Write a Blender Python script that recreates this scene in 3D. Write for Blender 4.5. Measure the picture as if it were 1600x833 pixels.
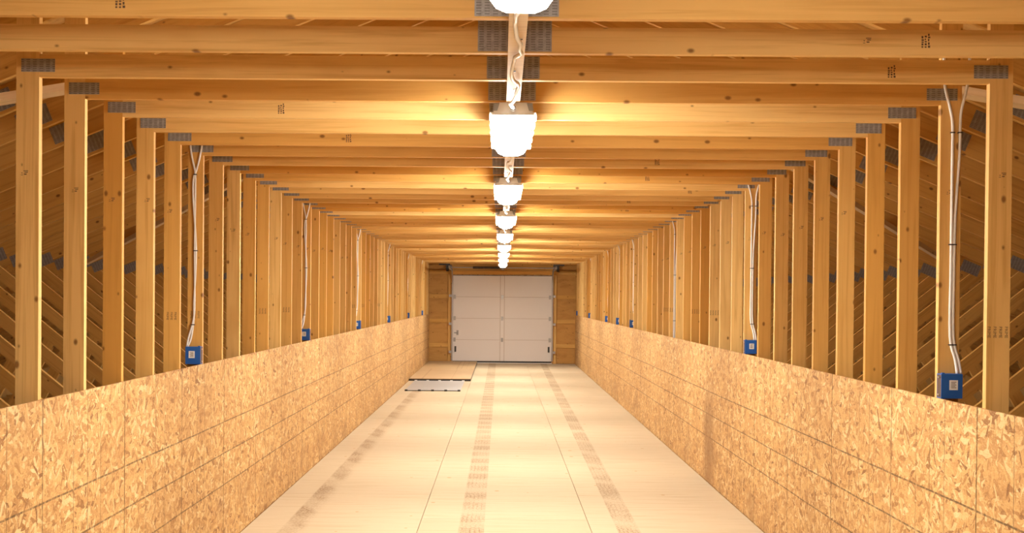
import bpy, math, random
from mathutils import Matrix, Vector
random.seed(7)
for o in list(bpy.data.objects): bpy.data.objects.remove(o)
scene = bpy.context.scene
COL = scene.collection

# ------------------------------------------------------------------ camera
def make_camera():
    yaw, pitch, roll = -0.0089, -0.0135, 0.0085
    f, px, py = 2229.9, 762.33, 495.76
    r0 = Vector((math.cos(yaw), -math.sin(yaw), 0))
    f0 = Vector((math.sin(yaw), math.cos(yaw), 0))
    up = Vector((0, 0, 1))
    fwd = f0 * math.cos(pitch) + up * math.sin(pitch)
    u0 = up * math.cos(pitch) - f0 * math.sin(pitch)
    R = r0 * math.cos(roll) + u0 * math.sin(roll)
    U = u0 * math.cos(roll) - r0 * math.sin(roll)
    cd = bpy.data.cameras.new('camera')
    cd.sensor_width = 36; cd.lens = f * 36 / 1600
    cd.shift_x = (800 - px) / 1600
    cd.shift_y = (py - 416.5) / 1600
    cd.clip_start = 0.05; cd.clip_end = 200
    c = bpy.data.objects.new('camera', cd); COL.objects.link(c)
    m = Matrix((R, U, -fwd)).transposed().to_4x4()
    m.translation = Vector((-0.0406, 0, 1.631))
    c.matrix_world = m
    scene.camera = c
make_camera()

# ------------------------------------------------------------------ world, exposure
w = bpy.data.worlds.new('world'); scene.world = w; w.use_nodes = True
w.node_tree.nodes['Background'].inputs[0].default_value = (0.9, 0.75, 0.6, 1)
w.node_tree.nodes['Background'].inputs[1].default_value = 0.02
vs = scene.view_settings
vs.view_transform = 'Standard'; vs.look = 'None'; vs.gamma = 1; vs.use_curve_mapping = False
vs.exposure = 1.6
LAMP_COLOR = (1.0, 0.955, 0.86)
LAMP_STRENGTH = 55.0

# ------------------------------------------------------------------ node helpers
class NT:
    def __init__(s, name):
        s.m = bpy.data.materials.new(name); s.m.use_nodes = True
        s.t = s.m.node_tree; s.b = s.t.nodes['Principled BSDF']
    def n(s, typ, ins=None, **kw):
        nd = s.t.nodes.new(typ)
        for k, v in kw.items(): setattr(nd, k, v)
        for k, v in (ins or {}).items(): s.put(nd.inputs[k], v)
        return nd
    def put(s, sock, v):
        if isinstance(v, bpy.types.NodeSocket): s.t.links.new(v, sock)
        elif isinstance(v, (tuple, list)) and len(v) == 3 and sock.type == 'RGBA': sock.default_value = (*v, 1)
        else: sock.default_value = v
    def math(s, op, a, b=None, c=None, clamp=False):
        nd = s.t.nodes.new('ShaderNodeMath'); nd.operation = op; nd.use_clamp = clamp
        for i, v in enumerate((a, b, c)):
            if v is not None: s.put(nd.inputs[i], v)
        return nd.outputs[0]
    def mix(s, fac, a, b, blend='MIX'):
        nd = s.t.nodes.new('ShaderNodeMix'); nd.data_type = 'RGBA'; nd.blend_type = blend
        s.put(nd.inputs[0], fac); s.put(nd.inputs[6], a); s.put(nd.inputs[7], b)
        return nd.outputs[2]
    def ramp(s, fac, stops):
        nd = s.t.nodes.new('ShaderNodeValToRGB'); s.put(nd.inputs[0], fac)
        e = nd.color_ramp.elements
        while len(e) < len(stops): e.new(0.5)
        for el, (p, c) in zip(e, stops):
            el.position = p; el.color = (*c, 1) if len(c) == 3 else c
        return nd.outputs[0]
    def scale(s, vec, sc, loc=(0, 0, 0), rot=(0, 0, 0)):
        return s.n('ShaderNodeMapping', {0: vec, 1: loc, 2: rot, 3: sc}).outputs[0]
    def vadd(s, a, b):
        nd = s.t.nodes.new('ShaderNodeVectorMath'); nd.operation = 'ADD'
        s.put(nd.inputs[0], a); s.put(nd.inputs[1], b); return nd.outputs[0]
    def sep(s, v):
        nd = s.t.nodes.new('ShaderNodeSeparateXYZ'); s.put(nd.inputs[0], v); return nd.outputs
    def comb(s, x, y, z):
        nd = s.t.nodes.new('ShaderNodeCombineXYZ')
        for i, v in enumerate((x, y, z)): s.put(nd.inputs[i], v)
        return nd.outputs[0]
    def smooth(s, v, a, b):
        nd = s.t.nodes.new('ShaderNodeMapRange'); nd.interpolation_type = 'SMOOTHSTEP'
        s.put(nd.inputs[0], v); nd.inputs[1].default_value = a; nd.inputs[2].default_value = b
        return nd.outputs[0]
    def objvec(s):
        oc = s.n('ShaderNodeTexCoord').outputs['Object']
        rnd = s.n('ShaderNodeObjectInfo').outputs['Random']
        off = s.comb(s.math('MULTIPLY', rnd, 37.0), s.math('MULTIPLY', rnd, 91.0), s.math('MULTIPLY', rnd, 53.0))
        return oc, s.vadd(oc, off), rnd

def plain(name, color, rough=0.6, metal=0.0):
    k = NT(name); k.put(k.b.inputs['Base Color'], color)
    k.b.inputs['Roughness'].default_value = rough; k.b.inputs['Metallic'].default_value = metal
    return k.m

def lumber(name, a, b, dark, knots=1.0, gs=(1.3, 45, 45)):
    """sawn softwood, grain along local X, tint differs from board to board"""
    k = NT(name); oc, v, rnd = k.objvec()
    tint = k.ramp(rnd, [(0, a), (0.45, tuple((p + q) / 2 for p, q in zip(a, b))), (0.8, b), (1, tuple(p * 1.05 for p in a))])
    grain = k.n('ShaderNodeTexNoise', {'Vector': k.scale(v, gs), 'Scale': 1.0, 'Detail': 4.0, 'Roughness': 0.6, 'Distortion': 0.6}).outputs[0]
    col = k.mix(k.math('MULTIPLY', k.smooth(grain, 0.45, 0.72), 0.55), tint, dark)
    mott = k.n('ShaderNodeTexNoise', {'Vector': k.scale(v, (2.2, 6, 6)), 'Scale': 1.0, 'Detail': 2.0}).outputs[0]
    col = k.mix(k.math('MULTIPLY', k.smooth(mott, 0.5, 0.75), 0.30), col, dark)
    vx = k.sep(v)
    vor = k.n('ShaderNodeTexVoronoi', {'Vector': k.comb(k.math('MULTIPLY', vx[0], 7.0), k.math('MULTIPLY', vx[2], 11.0), 0.0), 'Scale': 1.0, 'Randomness': 1.0}, voronoi_dimensions='2D')
    cr = k.sep(vor.outputs['Color'])
    rad = k.math('MULTIPLY_ADD', cr[0], 0.14, -0.02)
    kn = k.smooth(k.math('SUBTRACT', rad, vor.outputs['Distance']), -0.035, 0.06)
    kn = k.math('MULTIPLY', kn, k.math('GREATER_THAN', cr[1], 0.62))
    col = k.mix(k.math('MULTIPLY', kn, 0.85 * knots), col, (dark[0] * .36, dark[1] * .28, dark[2] * .30))
    k.put(k.b.inputs['Base Color'], col)
    k.b.inputs['Roughness'].default_value = 0.62
    k.b.inputs['Specular IOR Level'].default_value = 0.25
    bp = k.n('ShaderNodeBump', {'Strength': 0.12, 'Distance': 0.002, 'Height': grain})
    k.put(k.b.inputs['Normal'], bp.outputs[0])
    return k.m

def osb(name, lines=True, scuffs_and_band=False, gain=1.0, ax=1):
    k = NT(name); oc, v, rnd = k.objvec()
    s3 = k.sep(v); p2 = k.comb(s3[ax], s3[2], 0.0)
    warp = k.n('ShaderNodeTexNoise', {'Vector': p2, 'Scale': 9.0, 'Detail': 1.0}).outputs[1]
    wv = k.n('ShaderNodeVectorMath', {0: warp, 1: (0.05, 0.05, 0.0)}, operation='MULTIPLY').outputs[0]
    p2 = k.vadd(p2, wv)
    best = colv = None
    for i, (ang, sx, sy) in enumerate(((18, 13, 60), (-27, 12, 54), (42, 15, 66), (-48, 14, 60), (4, 10, 48), (-10, 17, 72), (70, 16, 62))):
        q = k.scale(p2, (sx, sy, 1), loc=(i * 7.3, i * 3.1, 0), rot=(0, 0, 0))
        rr = k.n('ShaderNodeVectorRotate', {'Vector': p2, 'Angle': math.radians(ang)}, rotation_type='Z_AXIS').outputs[0]
        q = k.scale(rr, (sx, sy, 1), loc=(i * 7.3, i * 3.1, 0))
        vo = k.n('ShaderNodeTexVoronoi', {'Vector': q, 'Scale': 1.0}, voronoi_dimensions='2D')
        c = k.sep(vo.outputs['Color'])
        if best is None: best, colv = c[0], c[1]
        else:
            g = k.math('GREATER_THAN', c[0], best)
            colv = k.math('ADD', k.math('MULTIPLY', g, c[1]), k.math('MULTIPLY', k.math('SUBTRACT', 1.0, g), colv))
            best = k.math('MAXIMUM', best, c[0])
    G = lambda *c: tuple(min(1, x * gain) for x in c)
    col = k.ramp(colv, [(0.0, G(.22, .09, .025)), (0.14, G(.40, .195, .06)), (0.40, G(.54, .295, .105)), (0.75, G(.64, .39, .145)), (1.0, G(.80, .58, .30))])
    fn = k.n('ShaderNodeTexNoise', {'Vector': k.scale(p2, (60, 170, 1)), 'Scale': 1.0, 'Detail': 3.0}).outputs[0]
    col = k.mix(k.math('MULTIPLY', k.smooth(fn, 0.5, 0.75), 0.5), col, G(.36, .18, .055))
    col = k.mix(k.math('MULTIPLY', k.smooth(fn, 0.5, 0.28), 0.35), col, G(.80, .60, .32))
    big = k.n('ShaderNodeTexNoise', {'Vector': p2, 'Scale': 2.2, 'Detail': 3.0}).outputs[0]
    col = k.mix(k.math('MULTIPLY', k.smooth(big, 0.42, 0.72), 0.35), col, G(.42, .22, .075))
    if lines:
        lo = k.sep(oc); ln = 0.0
        wob = k.math('MULTIPLY_ADD', k.n('ShaderNodeTexNoise', {'Vector': oc, 'Scale': 2.0}).outputs[0], 0.008, -0.004)
        for z in (0.406, 0.610, 0.813):
            ln = k.math('ADD', ln, k.math('COMPARE', k.math('ADD', lo[2], wob), z, 0.0042))
        ym = k.math('MODULO', lo[1], 1.2192)
        for y in (0.406, 0.610, 0.813, 0.0031, 1.2161):
            ln = k.math('ADD', ln, k.math('COMPARE', ym, y, 0.0031))
        brk = k.n('ShaderNodeTexNoise', {'Vector': oc, 'Scale': 30.0, 'Detail': 1.0}).outputs[0]
        fac = k.math('MULTIPLY', k.math('MINIMUM', ln, 1.0), k.math('MULTIPLY_ADD', k.smooth(brk, 0.3, 0.6), 0.5, 0.45))
        col = k.mix(fac, col, (.13, .07, .025))
    if scuffs_and_band:   # scuffs near the floor and a darker upright band on the right wall
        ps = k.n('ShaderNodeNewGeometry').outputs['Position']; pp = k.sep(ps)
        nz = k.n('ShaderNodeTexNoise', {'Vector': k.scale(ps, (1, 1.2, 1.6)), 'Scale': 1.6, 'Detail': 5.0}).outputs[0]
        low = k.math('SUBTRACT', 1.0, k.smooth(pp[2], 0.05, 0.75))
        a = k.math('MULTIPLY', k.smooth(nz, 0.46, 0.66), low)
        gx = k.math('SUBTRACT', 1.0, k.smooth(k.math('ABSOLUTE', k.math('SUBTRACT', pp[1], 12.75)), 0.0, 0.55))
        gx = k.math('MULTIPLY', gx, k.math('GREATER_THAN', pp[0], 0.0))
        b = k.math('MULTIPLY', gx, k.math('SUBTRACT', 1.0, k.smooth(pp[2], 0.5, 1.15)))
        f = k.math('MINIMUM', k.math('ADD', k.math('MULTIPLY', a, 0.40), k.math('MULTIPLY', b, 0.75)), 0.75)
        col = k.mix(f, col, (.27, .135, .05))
    k.put(k.b.inputs['Base Color'], col)
    k.b.inputs['Roughness'].default_value = 0.6
    k.b.inputs['Specular IOR Level'].default_value = 0.25
    bp = k.n('ShaderNodeBump', {'Strength': 0.25, 'Distance': 0.002, 'Height': colv})
    k.put(k.b.inputs['Normal'], bp.outputs[0])
    return k.m

def floor_mat():
    k = NT('plywood_floor')
    P = k.n('ShaderNodeNewGeometry').outputs['Position']; p = k.sep(P)
    rnd = k.n('ShaderNodeObjectInfo').outputs['Random']
    v = k.vadd(P, k.comb(k.math('MULTIPLY', rnd, 31.0), k.math('MULTIPLY', rnd, 17.0), 0.0))
    base = k.ramp(rnd, [(0, (.52, .415, .28)), (.5, (.56, .45, .305)), (1, (.50, .40, .265))])
    g = k.n('ShaderNodeTexNoise', {'Vector': k.scale(v, (1.0, 9, 1)), 'Scale': 1.6, 'Detail': 5.0, 'Roughness': 0.62, 'Distortion': 0.4}).outputs[0]
    col = k.mix(k.math('MULTIPLY', k.smooth(g, 0.45, 0.75), 0.38), base, (.40, .285, .16))
    sp = k.n('ShaderNodeTexVoronoi', {'Vector': k.scale(v, (2.2, 1.3, 1)), 'Scale': 1.0}, voronoi_dimensions='2D')
    sc = k.sep(sp.outputs['Color'])
    spk = k.math('MULTIPLY', k.smooth(k.math('SUBTRACT', k.math('MULTIPLY', sc[0], 0.05), sp.outputs['Distance']), -0.01, 0.015), k.math('GREATER_THAN', sc[1], 0.4))
    col = k.mix(k.math('MULTIPLY', spk, 0.7), col, (.42, .26, .12))
    # tyre tracks pressed into the boards
    tot = 0.0
    fine = k.n('ShaderNodeTexNoise', {'Vector': k.scale(P, (60, 26, 1)), 'Scale': 1.0, 'Detail': 3.0}).outputs[0]
    blot = k.n('ShaderNodeTexNoise', {'Vector': k.scale(P, (3.0, 1.6, 1)), 'Scale': 1.0, 'Detail': 2.0}).outputs[0]
    def track(xc, wd, inten, period, duty, skew, tread):
        d = k.math('SUBTRACT', p[0], xc)
        if tread:
            ed = k.math('SUBTRACT', 1.0, k.smooth(k.math('ABSOLUTE', d), wd / 2 - .012, wd / 2 + .004))
        else:
            e1 = k.smooth(d, -wd / 2 - .01, -wd / 2 + .012); e2 = k.math('SUBTRACT', 1.0, k.smooth(d, -wd * .1, wd / 2))
            ed = k.math('MULTIPLY', e1, e2)
        ph = k.math('FRACT', k.math('DIVIDE', k.math('ADD', p[1], k.math('MULTIPLY', d, skew)), period))
        tri = k.math('ABSOLUTE', k.math('MULTIPLY_ADD', ph, 2.0, -1.0))
        patch = k.math('MULTIPLY_ADD', k.smooth(tri, 1 - duty, 1.3 - duty), 0.55, 0.45)
        m = k.math('MULTIPLY', ed, patch)
        if tread:
            br = k.n('ShaderNodeTexVoronoi', {'Vector': k.comb(k.math('DIVIDE', d, 0.032), k.math('DIVIDE', p[1], 0.055), 0.0), 'Scale': 1.0, 'Randomness': 0.55}, voronoi_dimensions='2D', feature='DISTANCE_TO_EDGE').outputs[0]
            m = k.math('MULTIPLY', m, k.math('MULTIPLY_ADD', k.math('SUBTRACT', 1.0, k.smooth(br, 0.02, 0.16)), 0.65, 0.4))
        m = k.math('MULTIPLY', m, k.math('MULTIPLY_ADD', k.smooth(fine, 0.35, 0.62), 0.7, 0.3))
        m = k.math('MULTIPLY', m, k.math('MULTIPLY_ADD', k.smooth(blot, 0.35, 0.6), 0.45, 0.55))
        return k.math('MULTIPLY', m, inten)
    tot = track(-0.235, 0.185, 1.05, 0.62, 0.75, 0.0, True)
    xr = k.math('MULTIPLY_ADD', p[1], 0.0063, 0.812)
    tot = k.math('ADD', tot, track(xr, 0.165, 0.95, 1.21, 0.92, 0.9, True))
    t3 = track(-1.47, 0.20, 0.75, 1.31, 0.75, 2.2, False)
    t3 = k.math('MULTIPLY', t3, k.math('LESS_THAN', p[1], 24.8))
    tot = k.math('ADD', tot, t3)
    col = k.mix(k.math('MINIMUM', k.math('MULTIPLY', tot, 1.15), 0.85), col, (.26, .165, .09))
    k.put(k.b.inputs['Base Color'], col)
    k.b.inputs['Roughness'].default_value = 0.9
    k.b.inputs['Specular IOR Level'].default_value = 0.08
    return k.m

def plate_mat():
    """galvanised nail plate with rows of punched slots"""
    k = NT('galvanised_plate'); oc = k.n('ShaderNodeTexCoord').outputs['Object']; s = k.sep(oc)
    fx = k.math('FRACT', k.math('DIVIDE', s[0], 0.0254)); fz = k.math('FRACT', k.math('DIVIDE', s[2], 0.0085))
    a = k.math('COMPARE', fx, 0.5, 0.30); b = k.math('COMPARE', fz, 0.5, 0.26)
    slot = k.math('MULTIPLY', a, b)
    nz = k.n('ShaderNodeTexNoise', {'Vector': oc, 'Scale': 60.0, 'Detail': 2.0}).outputs[0]
    base = k.ramp(nz, [(0.3, (.30, .28, .26)), (0.7, (.42, .40, .375))])
    col = k.mix(k.math('MULTIPLY', slot, 0.6), base, (.12, .10, .085))
    k.put(k.b.inputs['Base Color'], col); k.b.inputs['Metallic'].default_value = 0.2
    k.b.inputs['Roughness'].default_value = 0.5
    bp = k.n('ShaderNodeBump', {'Strength': 0.6, 'Distance': 0.003, 'Height': slot}); k.put(k.b.inputs['Normal'], bp.outputs[0])
    return k.m

def emit(name, color, strength):
    k = NT(name)
    k.put(k.b.inputs['Base Color'], (.9, .9, .9)); k.put(k.b.inputs['Emission Color'], color)
    k.b.inputs['Emission Strength'].default_value = strength
    return k.m

M = {}
M['wood'] = lumber('pine_lumber', (.67, .33, .065), (.88, .58, .22), (.55, .265, .052))
M['wood_roof'] = lumber('pine_rafter', (.66, .36, .085), (.72, .42, .12), (.48, .23, .05))
M['wood_pale'] = lumber('pale_lumber', (.78, .58, .33), (.80, .60, .36), (.60, .40, .2), 0.5)
M['sheath'] = lumber('roof_sheathing', (.60, .34, .10), (.64, .37, .12), (.45, .23, .06), 0.6)
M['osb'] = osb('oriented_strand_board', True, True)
M['osb_plain'] = osb('end_wall_board', False, False, 1.05, 0)
M['floor'] = floor_mat()
M['end_ply'] = lumber('end_wall_plywood', (.56, .29, .075), (.60, .33, .095), (.42, .20, .05), 1.0, (3, 3, 9))
M['plate'] = plate_mat()
M['lamp'] = emit('lit_diffuser', LAMP_COLOR, LAMP_STRENGTH)
M['housing'] = plain('grey_housing', (.62, .58, .54), 0.5)
M['clip'] = plain('white_clip', (.82, .80, .76), 0.4)
M['gland'] = plain('cable_gland', (.25, .24, .23), 0.5)
M['cable'] = plain('white_cable', (.92, .89, .85), 0.45)
M['staple'] = plain('dark_staple', (.06, .05, .045), 0.5)
M['blue'] = plain('blue_plastic', (.016, .11, .42), 0.45)
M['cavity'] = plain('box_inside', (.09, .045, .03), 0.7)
M['label'] = plain('white_sticker', (.86, .84, .8), 0.6)
M['print'] = plain('sticker_print', (.34, .27, .22), 0.7)
M['ink'] = plain('stamp_ink', (.13, .07, .035), 0.8)
M['door'] = plain('white_door_paint', (.80, .74, .69), 0.5)
M['door_edge'] = plain('door_joint', (.50, .40, .32), 0.6)
M['steel'] = plain('track_steel', (.40, .37, .34), 0.45, 0.6)
M['dark'] = plain('dark_steel', (.05, .045, .04), 0.5, 0.3)
M['rubber_and_shade'] = plain('black_rubber_and_shade', (.02, .018, .016), 0.7)
M['ramp'] = plain('ramp_metal', (.36, .34, .32), 0.55, 0.1)
M['insul'] = plain('attic_lining', (.72, .62, .48), 0.9)

# ------------------------------------------------------------------ mesh helpers
def link(name, mesh, mat=None, parent=None):
    o = bpy.data.objects.new(name, mesh); COL.objects.link(o)
    if mesh is not None and mat is not None and not mesh.materials: mesh.materials.append(mat)
    if parent is not None: o.parent = parent
    return o
def empty(name, loc=(0, 0, 0), parent=None):
    o = bpy.data.objects.new(name, None); COL.objects.link(o); o.location = loc
    o.empty_display_size = 0.1
    if parent is not None: o.parent = parent
    return o
def tag(o, label, cat=None, group=None, kind=None):
    o['label'] = label
    if cat: o['category'] = cat
    if group: o['group'] = group
    if kind: o['kind'] = kind
    return o
class MB:
    def __init__(s): s.v = []; s.f = []
    def prism(s, pts, a, b, fn):
        """polygon pts swept from a to b; fn(p, q, t) gives a 3D point"""
        n = len(pts); o = len(s.v)
        ar = sum(pts[i][0] * pts[(i + 1) % n][1] - pts[(i + 1) % n][0] * pts[i][1] for i in range(n))
        s.v += [fn(x, y, a) for x, y in pts] + [fn(x, y, b) for x, y in pts]
        s.f.append(tuple(o + i for i in range(n))); s.f.append(tuple(o + n + i for i in reversed(range(n))))
        for i in range(n):
            j = (i + 1) % n; s.f.append((o + j, o + i, o + n + i, o + n + j))
        return s
    def box(s, x0, x1, y0, y1, z0, z1):
        return s.prism([(x0, y0), (x1, y0), (x1, y1), (x0, y1)], z0, z1, lambda x, y, t: (x, y, t))
    def xz(s, pts, y0, y1): return s.prism(pts, y0, y1, lambda x, z, t: (x, t, z))
    def yz(s, pts, x0, x1): return s.prism(pts, x0, x1, lambda y, z, t: (t, y, z))
    def tube(s, path, r, n=6):
        P = [Vector(p) for p in path]; o = len(s.v)
        for i, c in enumerate(P):
            t = (P[min(i + 1, len(P) - 1)] - P[max(i - 1, 0)]).normalized()
            a = t.cross(Vector((0.31, 0.87, 0.38)) if abs(t.dot(Vector((0.31, 0.87, 0.38)))) < .95 else Vector((1, 0, 0))).normalized(); b = t.cross(a)
            for k in range(n):
                q = 2 * math.pi * k / n; s.v.append(tuple(c + (a * math.cos(q) + b * math.sin(q)) * r))
        for i in range(len(P) - 1):
            for k in range(n):
                s.f.append((o + i * n + k, o + i * n + (k + 1) % n, o + (i + 1) * n + (k + 1) % n, o + (i + 1) * n + k))
        s.f.append(tuple(o + k for k in reversed(range(n)))); s.f.append(tuple(o + (len(P) - 1) * n + k for k in range(n)))
        return s
    def mesh(s, name, mat, fix=True, smooth=False):
        me = bpy.data.meshes.new(name); me.from_pydata(s.v, [], s.f)
        import bmesh
        b = bmesh.new(); b.from_mesh(me); bmesh.ops.recalc_face_normals(b, faces=b.faces)
        if smooth:
            for f in b.faces: f.smooth = True
        b.to_mesh(me); b.free()
        me.materials.append(mat); return me

class Piece:
    """a board lying in the truss plane: mesh with local X along its grain, plus the local transform"""
    def __init__(s, name, pts, y0, y1, ang, mat):
        s.name = name; cx = sum(p[0] for p in pts) / len(pts); cz = sum(p[1] for p in pts) / len(pts)
        c, n = math.cos(ang), math.sin(ang)
        loc = [((x - cx) * c + (z - cz) * n, -(x - cx) * n + (z - cz) * c) for x, z in pts]
        s.me = MB().xz(loc, y0, y1).mesh(name, mat)
        s.mx = Matrix.Translation((cx, 0, cz)) @ Matrix.Rotation(-ang, 4, 'Y')
    def put(s, parent):
        o = link(s.name, s.me, None, parent); o.matrix_local = s.mx.copy(); return o
def quad(cx, cz, L, H, ang):
    c, n = math.cos(ang), math.sin(ang)
    return [(cx + a * c - b * n, cz + a * n + b * c) for a, b in ((-L / 2, -H / 2), (L / 2, -H / 2), (L / 2, H / 2), (-L / 2, H / 2))]

ORD1 = ['', 'first', 'second', 'third', 'fourth', 'fifth', 'sixth', 'seventh', 'eighth', 'ninth', 'tenth', 'eleventh', 'twelfth', 'thirteenth', 'fourteenth', 'fifteenth', 'sixteenth', 'seventeenth', 'eighteenth', 'nineteenth']
TENS = {2: 'twent', 3: 'thirt', 4: 'fort', 5: 'fift'}
def ordinal(n):
    if n < 20: return ORD1[n]
    return TENS[n // 10] + ('ieth' if n % 10 == 0 else 'y-' + ORD1[n % 10])

# ------------------------------------------------------------------ dimensions
S = 0.6096; Y0 = 5.5274; NEAR = -5; FAR = 49
YE = 35.66; YB = -2.6
W = 1.8368; PW = 0.089; T = 0.038
ZT = 2.4735
zr = lambda x: 3.631 - 0.41 * x          # underside of the rafters
SL = math.atan(0.41); RV = 0.14 / math.cos(SL)
TY = lambda i: Y0 + i * S

# ------------------------------------------------------------------ setting: floor
fl = link('floor', MB().box(-1.95, 1.95, YB, YE + .3, -0.30, -0.215).mesh('floor', M['insul']))
tag(fl, 'pale plywood floor with dusty tyre tracks running to the door', 'floor', kind='structure')
for x0, x1, start in ((-1.8235, -.6096, 11.77), (-.6096, .6096, 10.50), (.6096, 1.8235, 11.80)):
    y = start - 2.4384 * 6
    while y < YE:
        a, b = max(y, YB), min(y + 2.4384, YE)
        if b - a > .05:
            me = MB().box(x0 + .0025, x1 - .0025, a + .0026, b - .0026, -0.018, 0.0).mesh('plywood_sheet', M['floor'])
            link('plywood_sheet', me, None, fl)
        y += 2.4384
link('subfloor', MB().box(-1.83, 1.83, YB, YE, -0.036, -0.0185).mesh('subfloor', M['sheath']), None, fl)

# side walls: OSB sheets over a sill plate
for side, nm, start, words in ((-1, 'wall_left', 6.772, 'low strand board wall panelling along the left row of posts'), (1, 'wall_right', 5.59, 'low strand board wall panelling along the right row of posts')):
    xa, xb = (1.8255, 1.8363)
    sill = MB().box(min(side * 1.9265, side * 1.963), max(side * 1.9265, side * 1.963), YB, YE, 0.30, 0.36).mesh('sill', M['wood'])
    wl = link(nm, sill); tag(wl, words, 'wall', kind='structure')
    y = start - 2.4384 * 4
    L = 2.4384 - .003
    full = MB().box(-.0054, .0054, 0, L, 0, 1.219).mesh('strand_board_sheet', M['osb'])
    while y < YE:
        me = full
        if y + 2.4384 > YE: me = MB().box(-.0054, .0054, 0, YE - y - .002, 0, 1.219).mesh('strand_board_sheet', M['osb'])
        if y + 2.4384 > YB:
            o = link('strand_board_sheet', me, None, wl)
            o.location = (side * (xa + xb) / 2, y, 0.0)
        y += 2.4384

# roof decking and the closing surfaces of the attic
ro = MB()
for sd in (-1, 1):
    x1 = 8.2; z0 = zr(0) + RV + .002
    ro.xz([(0, z0), (sd * x1, zr(x1) + RV + .002), (sd * x1, zr(x1) + RV + .017), (0, z0 + .015)], YB, YE + .3)
tag(link('ceiling', ro.mesh('ceiling', M['sheath'])), 'sloping roof decking resting on the rafters above the tie beams', 'roof', kind='structure')
lo = MB()
for sd in (-1, 1): lo.box(min(sd * 1.96, sd * 8.2), max(sd * 1.96, sd * 8.2), YB, YE + .3, -0.24, -0.215)
tag(link('trim_1', lo.mesh('trim_1', M['insul'])), 'dim attic lining under the web members outside the posts', 'lining', kind='structure')
for sd, nm in ((-1, 'wall_eave_left'), (1, 'wall_eave_right')):
    e_ = MB().box(min(sd * 8.2, sd * 8.22), max(sd * 8.2, sd * 8.22), YB, YE + .3, -.24, zr(8.2) + RV)
    tag(link(nm, e_.mesh(nm, M['sheath'])), f'low eave closing board at the {nm[10:]} outer edge of the attic', 'wall', kind='structure')
gb = MB().xz([(-8.2, -.24), (8.2, -.24), (8.2, zr(8.2) + .1), (0, zr(0) + .1), (-8.2, zr(8.2) + .1)], YB - .02, YB)
tag(link('wall_back', gb.mesh('wall_back', M['osb_plain'])), 'strand board gable wall behind the viewpoint', 'wall', kind='structure')

# ------------------------------------------------------------------ roof trusses
zb = -0.018
def truss_pieces():
    P = {}
    P['tie'] = Piece('tie_beam', [(-W + .0005, ZT), (W - .0005, ZT), (W - .0005, ZT + PW), (-W + .0005, ZT + PW)], 0, T, 0, M['wood'])
    P['king'] = Piece('king_post', [(-.0445, ZT + PW + .0005), (.0445, ZT + PW + .0005), (.0445, zr(.0445) - .001), (0, zr(0) - .001), (-.0445, zr(.0445) - .001)], 0, T, math.pi / 2, M['wood_roof'])
    P['chord'] = Piece('bottom_chord', [(-8.1, zb - .184), (8.1, zb - .184), (8.1, zb - .0005), (-8.1, zb - .0005)], 0, T, 0, M['wood_roof'])
    for s, k in ((-1, 'L'), (1, 'R')):
        f = lambda pts: [(s * x, z) for x, z in pts]
        P['post' + k] = Piece('post', f([(W, zb), (W + PW, zb), (W + PW, zr(W + PW) - .001), (W, zr(W) - .001)]), 0, T, math.pi / 2, M['wood'])
        P['rafter' + k] = Piece('rafter', f([(.0005, zr(0)), (8.1, zr(8.1)), (8.1, zr(8.1) + RV), (.0005, zr(0) + RV)]), 0, T, -s * SL, M['wood_roof'])
        P['web' + k] = Piece('web', f([(1.927, .0906), (4.2, 1.909 - .001), (4.294, 1.869), ((1.565 + zb) / .8, zb), (1.927, zb)]), 0, T, s * math.atan(.8), M['wood_roof'])
        P['strut' + k] = Piece('strut', f([(3.5, 1.234), (3.57, 1.290), (3.6025 + (1.235 - zb) / 1.75, zb), (3.5 + (1.235 - zb) / 1.75, zb)]), 0, T, -s * math.atan(1.75), M['wood_roof'])
        P['cplate' + k] = Piece('connector_plate', quad(s * 1.8405, 2.518, .131, .051, 0), -.0018, -.0002, 0, M['plate'])
        P['rplate' + k] = Piece('connector_plate', quad(s * 2.66, zr(2.66) + RV * .5, .19, .105, -s * SL), -.0018, -.0002, -s * SL, M['plate'])
        P['nplate' + k] = Piece('connector_plate', quad(s * 4.17, zr(4.17) + .015,   .17, .10, -s * SL), -.0018, -.0002, -s * SL, M['plate'])
        P['splate' + k] = Piece('connector_plate', quad(s * 3.535, 1.285, .13, .09, s * math.atan(.8)), -.0018, -.0002, s * math.atan(.8), M['plate'])
    P['wide'] = Piece('connector_plate', quad(0, 2.533, .254, .108, 0), -.0018, -.0002, 0, M['plate'])
    P['small'] = Piece('connector_plate', quad(0, 2.522, .204, .086, 0), -.0018, -.0002, 0, M['plate'])
    return P
PC = truss_pieces()

def text_mesh(body, size):
    cu = bpy.data.curves.new('stamp', 'FONT'); cu.body = body; cu.size = size
    cu.align_x = 'CENTER'; cu.align_y = 'CENTER'; cu.resolution_u = 1
    ob = bpy.data.objects.new('stamp', cu); COL.objects.link(ob)
    dg = bpy.context.evaluated_depsgraph_get()
    me = bpy.data.meshes.new_from_object(ob.evaluated_get(dg)); me.name = 'grade_stamp'
    bpy.data.objects.remove(ob); bpy.data.curves.remove(cu)
    me.materials.clear(); me.materials.append(M['ink']); return me
PRIME = text_mesh('PRIME', 0.017)
def mark_mesh():   # rows of blurred ink dashes, too worn to read
    b = MB(); r = random.Random(3)
    for col in range(3):
        z = -.022
        while z < .02:
            h = r.uniform(.004, .009); w_ = r.uniform(.004, .008)
            b.box(col * .011 - .011, col * .011 - .011 + w_, -.0006, -.0003, z, z + h); z += h + r.uniform(.002, .004)
    return b.mesh('grade_mark', M['ink'])
MARK = mark_mesh()
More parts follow.
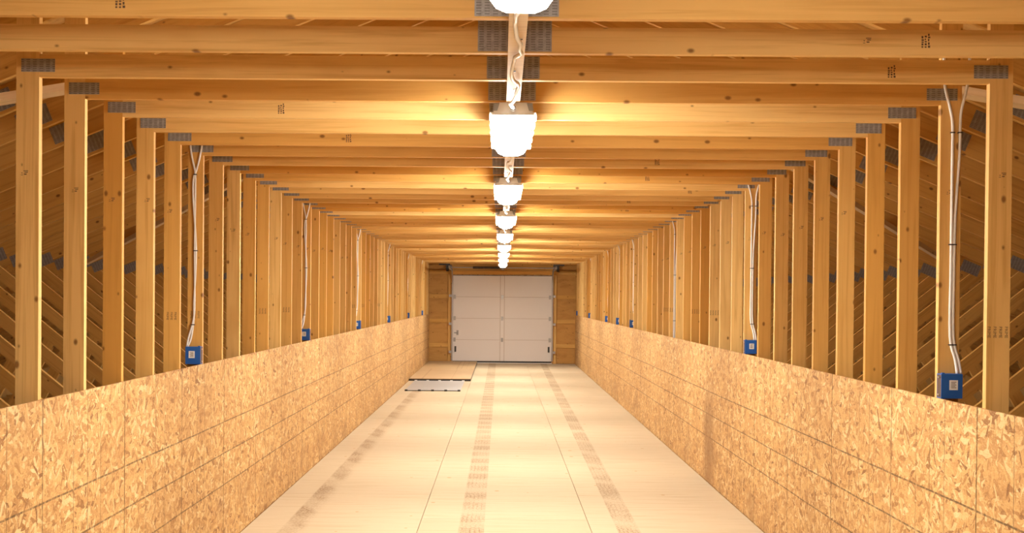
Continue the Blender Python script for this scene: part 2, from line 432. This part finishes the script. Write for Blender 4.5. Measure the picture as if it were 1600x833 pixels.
def small_mark_mesh():
    b = MB()
    for x, z, w_, h in ((-.006, .008, .018, .0025), (-.002, .002, .013, .003), (-.004, -.006, .01, .004), (-.016, -.008, .008, .002), (-.014, -.001, .004, .003)):
        b.box(x, x + w_, -.0006, -.0003, z, z + h)
    return b.mesh('grade_mark', M['ink'])
SMARK = small_mark_mesh()

def stamp(post, key, side, kind, x, z):
    """ink on the camera side of a board; x, z in truss coordinates"""
    inv = PC[key].mx.inverted()
    if kind == 'prime':
        for kx in range(4 if side > 0 else 3):
            o = link('grade_stamp', PRIME, None, post)
            m = Matrix.Translation((x + kx * .022, -.0005, z)) @ Matrix.Rotation(math.pi / 2, 4, 'X') @ Matrix.Rotation(-math.pi / 2, 4, 'Z')
            o.matrix_local = inv @ m
    else:
        o = link('grade_mark', MARK if kind == 'rows' else SMARK, None, post)
        o.matrix_local = inv @ Matrix.Translation((x, 0, z))

BOX_L = [5, 13, 21, 29, 37, 45]; BOX_R = [1, 9, 25, 29, 33, 41, 49]
prime_posts = {('R', 0), ('L', 4), ('L', 5), ('L', 9), ('L', 11), ('R', 17), ('R', 18), ('R', 14), ('R', 12), ('L', 20), ('L', 22), ('L', 26)}
rng = random.Random(11)
for i in range(NEAR, FAR + 1):
    t = empty('roof_truss', (0, TY(i), 0))
    n = i + 3
    if n < 1: tag(t, 'pine roof truss just above the top of the frame, over the nearest lamp', 'truss', 'pine roof trusses')
    elif i == -2: tag(t, 'pine roof truss whose tie beam cuts along the top edge, nearest in view', 'truss', 'pine roof trusses')
    elif i == 0: tag(t, 'pine roof truss with the nearest full posts, third tie beam from the top edge', 'truss', 'pine roof trusses')
    elif i in BOX_R and i in BOX_L: tag(t, f'pine roof truss, {ordinal(n)} from the top edge, blue box on both posts', 'truss', 'pine roof trusses')
    elif i in BOX_R: tag(t, f'pine roof truss, {ordinal(n)} from the top edge, blue box on its right post', 'truss', 'pine roof trusses')
    elif i in BOX_L: tag(t, f'pine roof truss, {ordinal(n)} from the top edge, blue box on its left post', 'truss', 'pine roof trusses')
    elif i == FAR: tag(t, 'pine roof truss farthest away, last before the white overhead door', 'truss', 'pine roof trusses')
    else: tag(t, f'pine roof truss with bare posts, {ordinal(n)} tie beam counting from the top edge', 'truss', 'pine roof trusses')
    obs = {}
    for k in ('tie', 'king', 'chord', 'postL', 'postR', 'rafterL', 'rafterR', 'webL', 'webR', 'strutL', 'strutR', 'cplateL', 'cplateR', 'rplateL', 'rplateR', 'nplateL', 'nplateR', ):
        obs[k] = PC[k].put(t)
    PC['wide' if i < 0 else 'small'].put(t)
    for k in 'LR':
        s = -1 if k == 'L' else 1
        if (k, i) in prime_posts:
            stamp(obs['post' + k], 'post' + k, s, 'prime', (W + .009) if s > 0 else -(W + PW) + .022, 1.515)
        if i < 20 and rng.random() < .7: stamp(obs['post' + k], 'post' + k, s, 'small', s * (W + rng.uniform(.03, .06)), rng.choice((2.08, 2.1, 2.12)))
    if i == -1: stamp(obs['tie'], 'tie', 1, 'rows', 1.405, ZT + .05); stamp(obs['tie'], 'tie', 1, 'small', 1.21, ZT + .05)
    if i == 0: stamp(obs['tie'], 'tie', 1, 'rows', 1.455, ZT + .042)
    if i == -2: stamp(obs['tie'], 'tie', 1, 'rows', -1.20, ZT + .045)
    if i > 0 and i < 16 and i % 2 == 0: stamp(obs['tie'], 'tie', 1, 'rows', rng.uniform(.9, 1.5) * rng.choice((-1, 1, 1)), ZT + .042)

# diagonal braces nailed under the rafters
def brace(a, b, label):
    (xa, ya), (xb, yb) = a, b
    A = Vector((xa, ya, zr(abs(xa)) - .001)); B = Vector((xb, yb, zr(abs(xb)) - .001))
    d = (B - A); L = d.length; d.normalize()
    sg = 1 if xa > 0 else -1
    nrm = Vector((sg * math.sin(SL), 0, math.cos(SL)))
    sidev = nrm.cross(d).normalized()
    me = MB().box(0, L, -.0445, .0445, -.038, 0).mesh('diagonal_brace', M['wood_pale'])
    o = link('diagonal_brace', me)
    m = Matrix((d, sidev, nrm)).transposed().to_4x4(); m.translation = A
    o.matrix_world = m
    tag(o, label, 'brace', 'diagonal braces under the rafters')
brace((-2.05, 7.55), (-3.6, 5.64), 'pale diagonal brace under the rafters behind the nearest left post')
brace((2.05, 7.46), (3.6, 5.55), 'pale diagonal brace under the rafters behind the nearest right post')
brace((-2.15, 12.35), (-4.1, 13.86), 'pale diagonal brace under the rafters, farther along the left side')
brace((2.15, 11.2), (4.1, 12.95), 'pale diagonal brace under the rafters, farther along the right side')

# ------------------------------------------------------------------ strip lamps
tag(link('mounting_board', MB().box(-.024, .031, -2.0, 33.4, ZT - .0385, ZT - .0005).mesh('mounting_board', M['wood_pale'])),
    'long pale wooden strip under the tie beams carrying the lamps', 'board')
LZ = ZT - .0395
LAMPN = ['nearest lit strip lamp, cut off by the top edge of the photo', 'second lit strip lamp from the top, largest one seen whole', 'third lit strip lamp from the top edge', 'fourth lit strip lamp from the top edge', 'fifth lit strip lamp from the top edge', 'sixth lit strip lamp from the top edge', 'seventh lit strip lamp from the top edge', 'eighth lit strip lamp, second last before the overhead door', 'farthest lit strip lamp, closest to the overhead door']
def lamp_meshes():
    L = 1.2
    # housing: trapezoid tray with sloped ends
    prof = [(-.056, 0), (-.083, -.042), (-.083, -.052), (.083, -.052), (.083, -.042), (.056, 0)]
    hb = MB(); hb.xz(prof, 0.0, L)
    hous = hb.mesh('housing', M['housing'])
    # diffuser: U-shaped bowl, ends sloped inwards
    d = MB(); pr = [(-.080, -.0525), (-.078, -.066), (-.062, -.090), (-.035, -.1025), (.035, -.1025), (.062, -.090), (.078, -.066), (.080, -.0525)]
    n = len(pr)
    def ring(y, k): return [(x * (1 - k * .06), y + (.020 * min(1, (-.0525 - z) / .05) if y < L / 2 else -.020 * min(1, (-.0525 - z) / .05)), z) for x, z in pr]
    d.v = ring(.004, 0) + ring(L - .004, 0)
    d.f = [tuple(range(n)), tuple(reversed(range(n, 2 * n)))] + [(j, (j + 1) % n, n + (j + 1) % n, n + j) for j in range(n)]
    diff = d.mesh('diffuser', M['lamp'])
    clip = MB().xz([(-.006, -.022), (.006, -.022), (.009, -.008), (.006, .012), (-.006, .014)], -.012, .012).mesh('latch_clip', M['clip'])
    gl = MB()
    gl.tube([(0, -.016, -.025), (0, -.001, -.025)], .013, 10)
    strap = MB().xz([(-.011, 0), (.011, 0), (.018, -.03), (-.002, -.03)], -.004, -.0005)
    return hous, diff, clip, gl.mesh('cable_gland', M['gland']), strap.mesh('mounting_bracket', M['gland'])
HM, DM, CM, GM, SM = lamp_meshes()
LY = [2.21 + 3.6576 * k for k in range(0, 9)]
LY[0] += .13
for k, y in enumerate(LY):
    t = empty('strip_lamp', (0.0035, y, LZ))
    tag(t, LAMPN[k], 'lamp', 'strip lamps along the ceiling')
    link('housing', HM, None, t); link('diffuser', DM, None, t); link('cable_gland', GM, None, t)
    for s in (-1, 1):
        b = link('mounting_bracket', SM, None, t); b.location = (s * .067, 0, -.004); b.scale = (s, 1, 1)
        for q in range(5):
            c = link('latch_clip', CM, None, t); c.location = (s * .0895, .05 + q * .275, -.048); c.scale = (s, 1, 1)

# cable stapled along the mounting board from lamp to lamp
def wavy(a, b, seed):
    r = random.Random(seed); pts = []; n = 26
    for j in range(n + 1):
        u = j / n; y = a + (b - a) * u
        sag = (.010 + .022 * abs(math.sin(u * math.pi * 4.0 + r.uniform(-.2, .2)))) if 0 < j < n else .008
        pts.append((.0035 + .012 * math.sin(u * 17 + seed) + r.uniform(-.004, .004), y, LZ - .0015 - sag))
    return pts
for k in range(1, len(LY)):
    pa, pb = LY[k - 1] + 1.206, LY[k] - .018
    path = wavy(pa, pb, k)
    path[0] = (.0035, pa, LZ - .02); path[-1] = (.0035, pb, LZ - .025)
    c = link('ceiling_cable', MB().tube(path, .007, 6).mesh('ceiling_cable', M['cable'], smooth=True))
    if k == 1: lb = 'white cable sagging between the nearest lamp and the second lamp'
    elif k == len(LY) - 1: lb = 'white cable between the last two lamps by the door'
    else: lb = f'white cable sagging between the {ORD1[k]} and {ORD1[k+1]} lamps from the top'
    tag(c, lb, 'cable', 'cables between the ceiling lamps')
    for j in (4, 10, 17, 22):
        p = path[j]
        st = link('staple', MB().box(p[0] - .009, p[0] + .009, p[1] - .003, p[1] + .003, LZ - .003, LZ - .0005).mesh('staple', M['staple']), None, c)

# ------------------------------------------------------------------ outlet boxes and their feeds
def box_meshes():
    # local: x points outwards from the room, y away from the camera, z up; open side faces the room
    b = MB(); t_ = .004; D, Wd, H = .090, .064, .104
    b.box(.0, D, 0, t_, 0, H)               # camera side
    b.box(.0, D, Wd - t_, Wd, 0, H)
    b.box(.0, D, t_, Wd - t_, 0, t_); b.box(.0, D, t_, Wd - t_, H - t_, H)
    b.box(D - t_, D, t_, Wd - t_, t_, H - t_)
    body = b.mesh('body', M['blue'])
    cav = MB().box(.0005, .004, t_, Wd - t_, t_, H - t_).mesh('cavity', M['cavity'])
    rim = MB()
    for z0, z1 in ((.012, .018), (.086, .092)): rim.box(-.004, .0055, .022, .042, z0, z1)
    screws = rim.mesh('screw_boss', M['steel'])
    lab = MB().box(.034, .070, -.0012, -.0003, .036, .078).mesh('sticker', M['label'])
    pr = MB()
    for q in range(5): pr.box(.041, .063 - .004 * (q % 2), -.0018, -.0013, .044 + q * .006, .0475 + q * .006)
    ear = MB().box(.004, .016, .006, .018, H, H + .005).box(.004, .016, .006, .018, -.005, 0)
    return body, cav, screws, lab, pr.mesh('print', M['print']), ear.mesh('nail_ear', M['blue'])
BM, CVM, SCM, LBM, PRM, EAM = box_meshes()
def outlet(side, i, label, cab_label, with_box=True):
    yb = TY(i) - .0655
    zb_ = 1.2205
    X = lambda x: side * (W - .004 + x)
    if with_box:
        t = empty('outlet_box', (side * (W - .004), yb, zb_)); t.scale = (side, 1, 1)
        tag(t, label, 'electrical box', 'blue outlet boxes along the posts')
        link('body', BM, None, t); link('cavity', CVM, None, t); link('screw_boss', SCM, None, t); link('nail_ear', EAM, None, t)
        s_ = link('sticker', LBM, None, t); s_['label'] = 'white printed sticker'; link('print', PRM, None, s_)
        z0 = zb_ + .1045
    else: z0 = 0.9
    yc = TY(i) - .012
    for q in (0, 1):
        # offsets from inner post face
        if side > 0: xs = [(.073 + q * .016, z0), (.066 + q * .014, z0 + .06), (.047 + q * .014, z0 + .16), (.047 + q * .013, 1.75), (.047 + q * .016, 2.0), (.047 + q * .03, 2.25), (.047 + q * .032, 2.38), (.037 + q * .046, 2.45), (.016 + q * .086, 2.53), (.008 + q * .105, 2.60), (.006 + q * .11, 2.72)]
        else: xs = [(.083 - q * .004, z0), (.077 - q * .016, z0 + .05), (.050 - q * .002, z0 + .16), (.043 + q * .004, 1.6), (.045 - q * .009, 1.9), (.043 + q * .012, 2.2), (.043 + q * .012, 2.33), (.046 - q * .008, 2.38), (.066 - q * .05, 2.47), (.076 - q * .072, 2.56), (.079 - q * .075, 2.70)]
        path = []
        for (xo, z) in xs:
            fr = 1.0 if z > z0 + .1 else 0.0
            path.append((side * (W + xo), (yb + .032) if z <= z0 + .001 and with_box else (yc - .0 if fr else yc - .012), z))
        # smooth the run
        P = [Vector(p) for p in path]; out = []
        for j in range(len(P) - 1):
            p0, p1, p2, p3 = P[max(j - 1, 0)], P[j], P[j + 1], P[min(j + 2, len(P) - 1)]
            for m in range(4):
                u = m / 4
                out.append(tuple(0.5 * ((2 * p1) + (p2 - p0) * u + (2 * p0 - 5 * p1 + 4 * p2 - p3) * u * u + (3 * p1 - p0 - 3 * p2 + p3) * u ** 3)))
        out.append(tuple(P[-1]))
        c = link('wall_cable', MB().tube(out, .0062, 6).mesh('wall_cable', M['cable'], smooth=True))
        tag(c, cab_label.format('inner' if (q == 0) == (side > 0) else 'outer'), 'cable', 'cables running up the posts')
        for z in (1.46, 1.9, 2.36):
            j = min(range(len(out)), key=lambda a: abs(out[a][2] - z)); p = out[j]
            link('staple', MB().box(p[0] - .0085, p[0] + .0085, p[1] - .008, p[1] + .011, p[2] - .0025, p[2] + .0025).mesh('staple', M['staple']), None, c)
def nth(n): return ORD1[n]
for n, i in enumerate(BOX_L):
    lb = ['blue outlet box with white sticker on the left, nearest and largest of that row'][0] if n == 0 else f'blue outlet box, {nth(n+1)} from the camera along the left wall'
    outlet(-1, i, lb, '{} white cable of the pair above the ' + (nth(n + 1) + ' blue box on the left'))
for n, i in enumerate(BOX_R):
    lb = 'blue outlet box with white sticker on the right, nearest and largest of all' if n == 0 else f'blue outlet box, {nth(n+1)} from the camera along the right wall'
    outlet(1, i, lb, '{} white cable of the pair above the ' + (nth(n + 1) + ' blue box on the right'))
outlet(1, 17, '', '{} white cable of the right pair that drops behind the strand board without a box', False)

# ------------------------------------------------------------------ end wall, door and its gear
bk = MB(); DW, DH = 1.235, 2.20
for sd in (-1, 1): bk.box(min(sd * DW, sd * 8.2), max(sd * DW, sd * 8.2), YE + .06, YE + .09, -.2, 3.0)
bk.box(-DW, DW, YE + .06, YE + .09, DH, 3.4)
we = link('wall_end', bk.mesh('wall_end', M['osb_plain'])); tag(we, 'brown board end wall with girts on both sides of the overhead door', 'wall', kind='structure')
zs = [0.0, .42, 1.03, 1.64, 2.25, 2.60]
for sd in (-1, 1):
    for a, b in zip(zs[:-1], zs[1:]):
        x0, x1 = sorted((sd * 1.3535, sd * 1.95))
        me = MB().box(x0, x1, YE + .02 + .004 * (a > 1), YE + .05, a + .004, b - .004).mesh('end_board', M['end_ply'])
        link('end_board', me, None, we)
    for z in zs[1:-1]:
        x0, x1 = sorted((sd * 1.3535, sd * 1.83))
        g = Piece('girt', [(x0, z - .02), (x1, z - .02), (x1, z + .07), (x0, z + .07)], YE - .005, YE + .0195, 0, M['wood_roof']); g.put(we)
# header boards
Piece('header_board', [(-1.40, 2.22), (1.40, 2.22), (1.40, 2.31), (-1.40, 2.31)], YE - .03, YE + .055, 0, M['wood']).put(we)
Piece('header_board', [(-1.40, 2.312), (1.40, 2.312), (1.40, 2.60), (-1.40, 2.60)], YE + .01, YE + .055, 0, M['wood_roof']).put(we)
for sd in (-1, 1):
    x0, x1 = sorted((sd * 1.262, sd * 1.352))
    Piece('jamb_board', [(x0, 0.0), (x1, 0.0), (x1, 2.218), (x0, 2.218)], YE - .02, YE + .055, math.pi / 2, M['wood']).put(we)

dr = empty('door_1', (0, YE, 0)); tag(dr, 'closed white sectional overhead door at the far end', 'door', kind='structure')
SH = (2.19 - .05) / 4
sec = MB().box(-1.235, 1.235, .0, .045, .004, SH - .004).mesh('door_section', M['door'])
rail = MB().box(-1.235, 1.235, .008, .04, -.0045, .0045).mesh('section_joint', M['door_edge'])
stile = MB().box(-.045, .045, -.006, -.0003, .006, SH - .006).mesh('stile', M['door'])
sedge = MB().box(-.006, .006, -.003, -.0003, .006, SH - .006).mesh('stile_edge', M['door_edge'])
est = MB().box(-.035, .035, -.005, -.0003, .006, SH - .006).mesh('stile', M['door'])
hinge = MB().box(-.028, .028, -.014, -.0065, -.05, .05).box(-.012, .012, -.024, -.014, -.014, .014).mesh('hinge', M['steel'])
for n in range(4):
    s_ = link('door_section', sec, None, dr); s_.location = (0, 0, .05 + n * SH)
    a = link('stile', stile, None, s_)
    for sd in (-1, 1):
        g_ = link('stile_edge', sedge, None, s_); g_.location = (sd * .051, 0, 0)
    for sd in (-1, 1):
        e_ = link('stile', est, None, s_); e_.location = (sd * 1.195, 0, 0)
    if n:
        r_ = link('section_joint', rail, None, dr); r_.location = (0, 0, .05 + n * SH)
        for x in (-1.19, 0, 1.19):
            h = link('hinge', hinge, None, dr); h.location = (x, 0, .05 + n * SH)
link('bottom_seal', MB().box(-1.21, 1.21, -.004, .04, .018, .052).mesh('bottom_seal', M['rubber_and_shade']), None, dr)
link('threshold', MB().box(-1.25, 1.25, -.05, .05, .001, .016).mesh('threshold', M['door']), None, dr)
for sd in (-1, 1):
    link('lift_bracket', MB().box(sd * 1.165 - .022, sd * 1.165 + .022, -.022, -.0065, .28, .42).mesh('lift_bracket', M['dark']), None, dr)
link('latch', MB().box(-1.20, -1.10, -.022, -.0065, .74, .77).box(-1.14, -1.09, -.022, -.0065, .70, .82).mesh('latch', M['steel']), None, dr)
# guide tracks: vertical run, bend, then along under the tie beams
def c_track(sd):
    b = MB(); cx = sd * 1.262
    path = [(-.075, .06), (-.075, 1.95)] + [(-.075 - .37 * (1 - math.cos(a)), 1.95 + .37 * math.sin(a)) for a in [math.pi / 2 * q / 8 for q in range(1, 9)]] + [(-2.4, 2.345)]
    prev = None
    for (ya, za), (yb, zb2) in zip(path[:-1], path[1:]):
        d = Vector((yb - ya, zb2 - za)).normalized(); nn = Vector((-d[1], d[0])) * .027
        b.yz([(ya - nn[0], za - nn[1]), (yb - nn[0], zb2 - nn[1]), (yb + nn[0], zb2 + nn[1]), (ya + nn[0], za + nn[1])], cx - .002, cx + .002)
        for sg in (-1, 1):
            q0 = (ya + sg * nn[0], za + sg * nn[1]); q1 = (yb + sg * nn[0], zb2 + sg * nn[1]); th = Vector((-d[1], d[0])) * .002
            b.yz([(q0[0] - th[0], q0[1] - th[1]), (q1[0] - th[0], q1[1] - th[1]), (q1[0] + th[0], q1[1] + th[1]), (q0[0] + th[0], q0[1] + th[1])], min(cx, cx - sd * .025), max(cx, cx - sd * .025))
    return b.mesh('guide_track', M['steel'])
for sd in (-1, 1):
    link('guide_track', c_track(sd), None, dr)
    for z in (.25, .95, 1.65):
        link('track_bracket', MB().box(sd * 1.266 if sd > 0 else -1.33, 1.33 if sd > 0 else -1.266, -.09, -.021, z, z + .06).mesh('track_bracket', M['steel']), None, dr)
    a = sd * 1.30
    link('cable_drum', MB().tube([(a - .04, -.12, 2.385), (a - .02, -.12, 2.385), (a + .02, -.12, 2.385), (a + .04, -.12, 2.385)], .062, 14).mesh('cable_drum', M['steel']), None, dr)
    link('end_bearing_plate', MB().box(sd * 1.375 - .03, sd * 1.375 + .03, -.17, .005, 2.29, 2.46).mesh('end_bearing_plate', M['dark']), None, dr)
    link('track_hanger', MB().box(sd * 1.40 - .16, sd * 1.40 + .11, -.70, -.66, 2.43, 2.465).mesh('track_hanger', M['dark']), None, dr)
    link('lift_cable', MB().tube([(sd * 1.245, -.06, 2.33), (sd * 1.245, -.06, .12)], .004, 5).mesh('lift_cable', M['steel']), None, dr)
link('torsion_shaft', MB().tube([(-1.42, -.12, 2.385), (1.42, -.12, 2.385)], .014, 8).mesh('torsion_shaft', M['steel']), None, dr)
sp = MB()
for q in range(40):
    xx = -.74 + q * .0178
    sp.tube([(xx, -.12, 2.385), (xx + .0135, -.12, 2.385)], .034 if q % 2 else .031, 10)
link('torsion_spring', sp.mesh('torsion_spring', M['dark']), None, dr)
link('center_bracket', MB().box(-.03, .03, -.16, .004, 2.335, 2.435).mesh('center_bracket', M['steel']), None, dr)

# ------------------------------------------------------------------ raised platform sheet and ramp
pl = empty('loading_platform', (-1.215, 27.85, 0))
tag(pl, 'raised tan board platform on the floor against the left wall before the door', 'platform')
M['deck'] = lumber('platform_ply', (.46, .31, .165), (.50, .34, .18), (.36, .23, .11), 0.3)
link('gap_shade_strip', MB().box(-.60, .60, -.004, .028, .0005, .036).mesh('gap_shade_strip', M['rubber_and_shade']), None, pl)  # black strip added to paint the shaded gap under the deck edge
link('deck_board', MB().box(-.60, .60, 0, 3.85, .0365, .048).mesh('deck_board', M['deck']), None, pl)
link('deck_board', MB().box(-.60, .60, 3.853, 7.70, .0365, .048).mesh('deck_board', M['deck']), None, pl)
for x in (-.58, -.2, .2, .58):
    link('runner', MB().box(x - .019, x + .019, .03, 7.69, .0005, .0338).mesh('runner', M['dark']), None, pl)
rp = empty('metal_ramp', (-1.215, 24.85, 0))
tag(rp, 'flat grey ribbed metal ramp lying before the raised platform', 'ramp')
ang = [(0, .010), (2.88, .010), (2.88, .0135), (0, .0135)]
link('ramp_plate', MB().yz(ang, -.485, .485).mesh('ramp_plate', M['ramp']), None, rp)
for q in range(5):
    x = -.46 + q * .23
    link('rib', MB().yz([(-.03, .0005), (2.88, .0005), (2.88, .0097), (-.03, .0097)], x - .022, x + .022).mesh('rib', M['dark'] if False else M['steel']), None, rp)
    link('rib_cap', MB().box(x - .024, x + .024, 2.80, 2.879, .0138, .024).mesh('rib_cap', M['clip']), None, rp)
    link('foot', MB().box(x - .022, x + .026, -.08, -.031, .0005, .028).mesh('foot', M['rubber_and_shade']), None, rp)
link('front_lip', MB().box(-.485, .485, -.0305, -.0302, .0005, .0135).box(-.485, .485, -.0302, -.001, .0099, .0135).mesh('front_lip', M['dark']), None, rp)
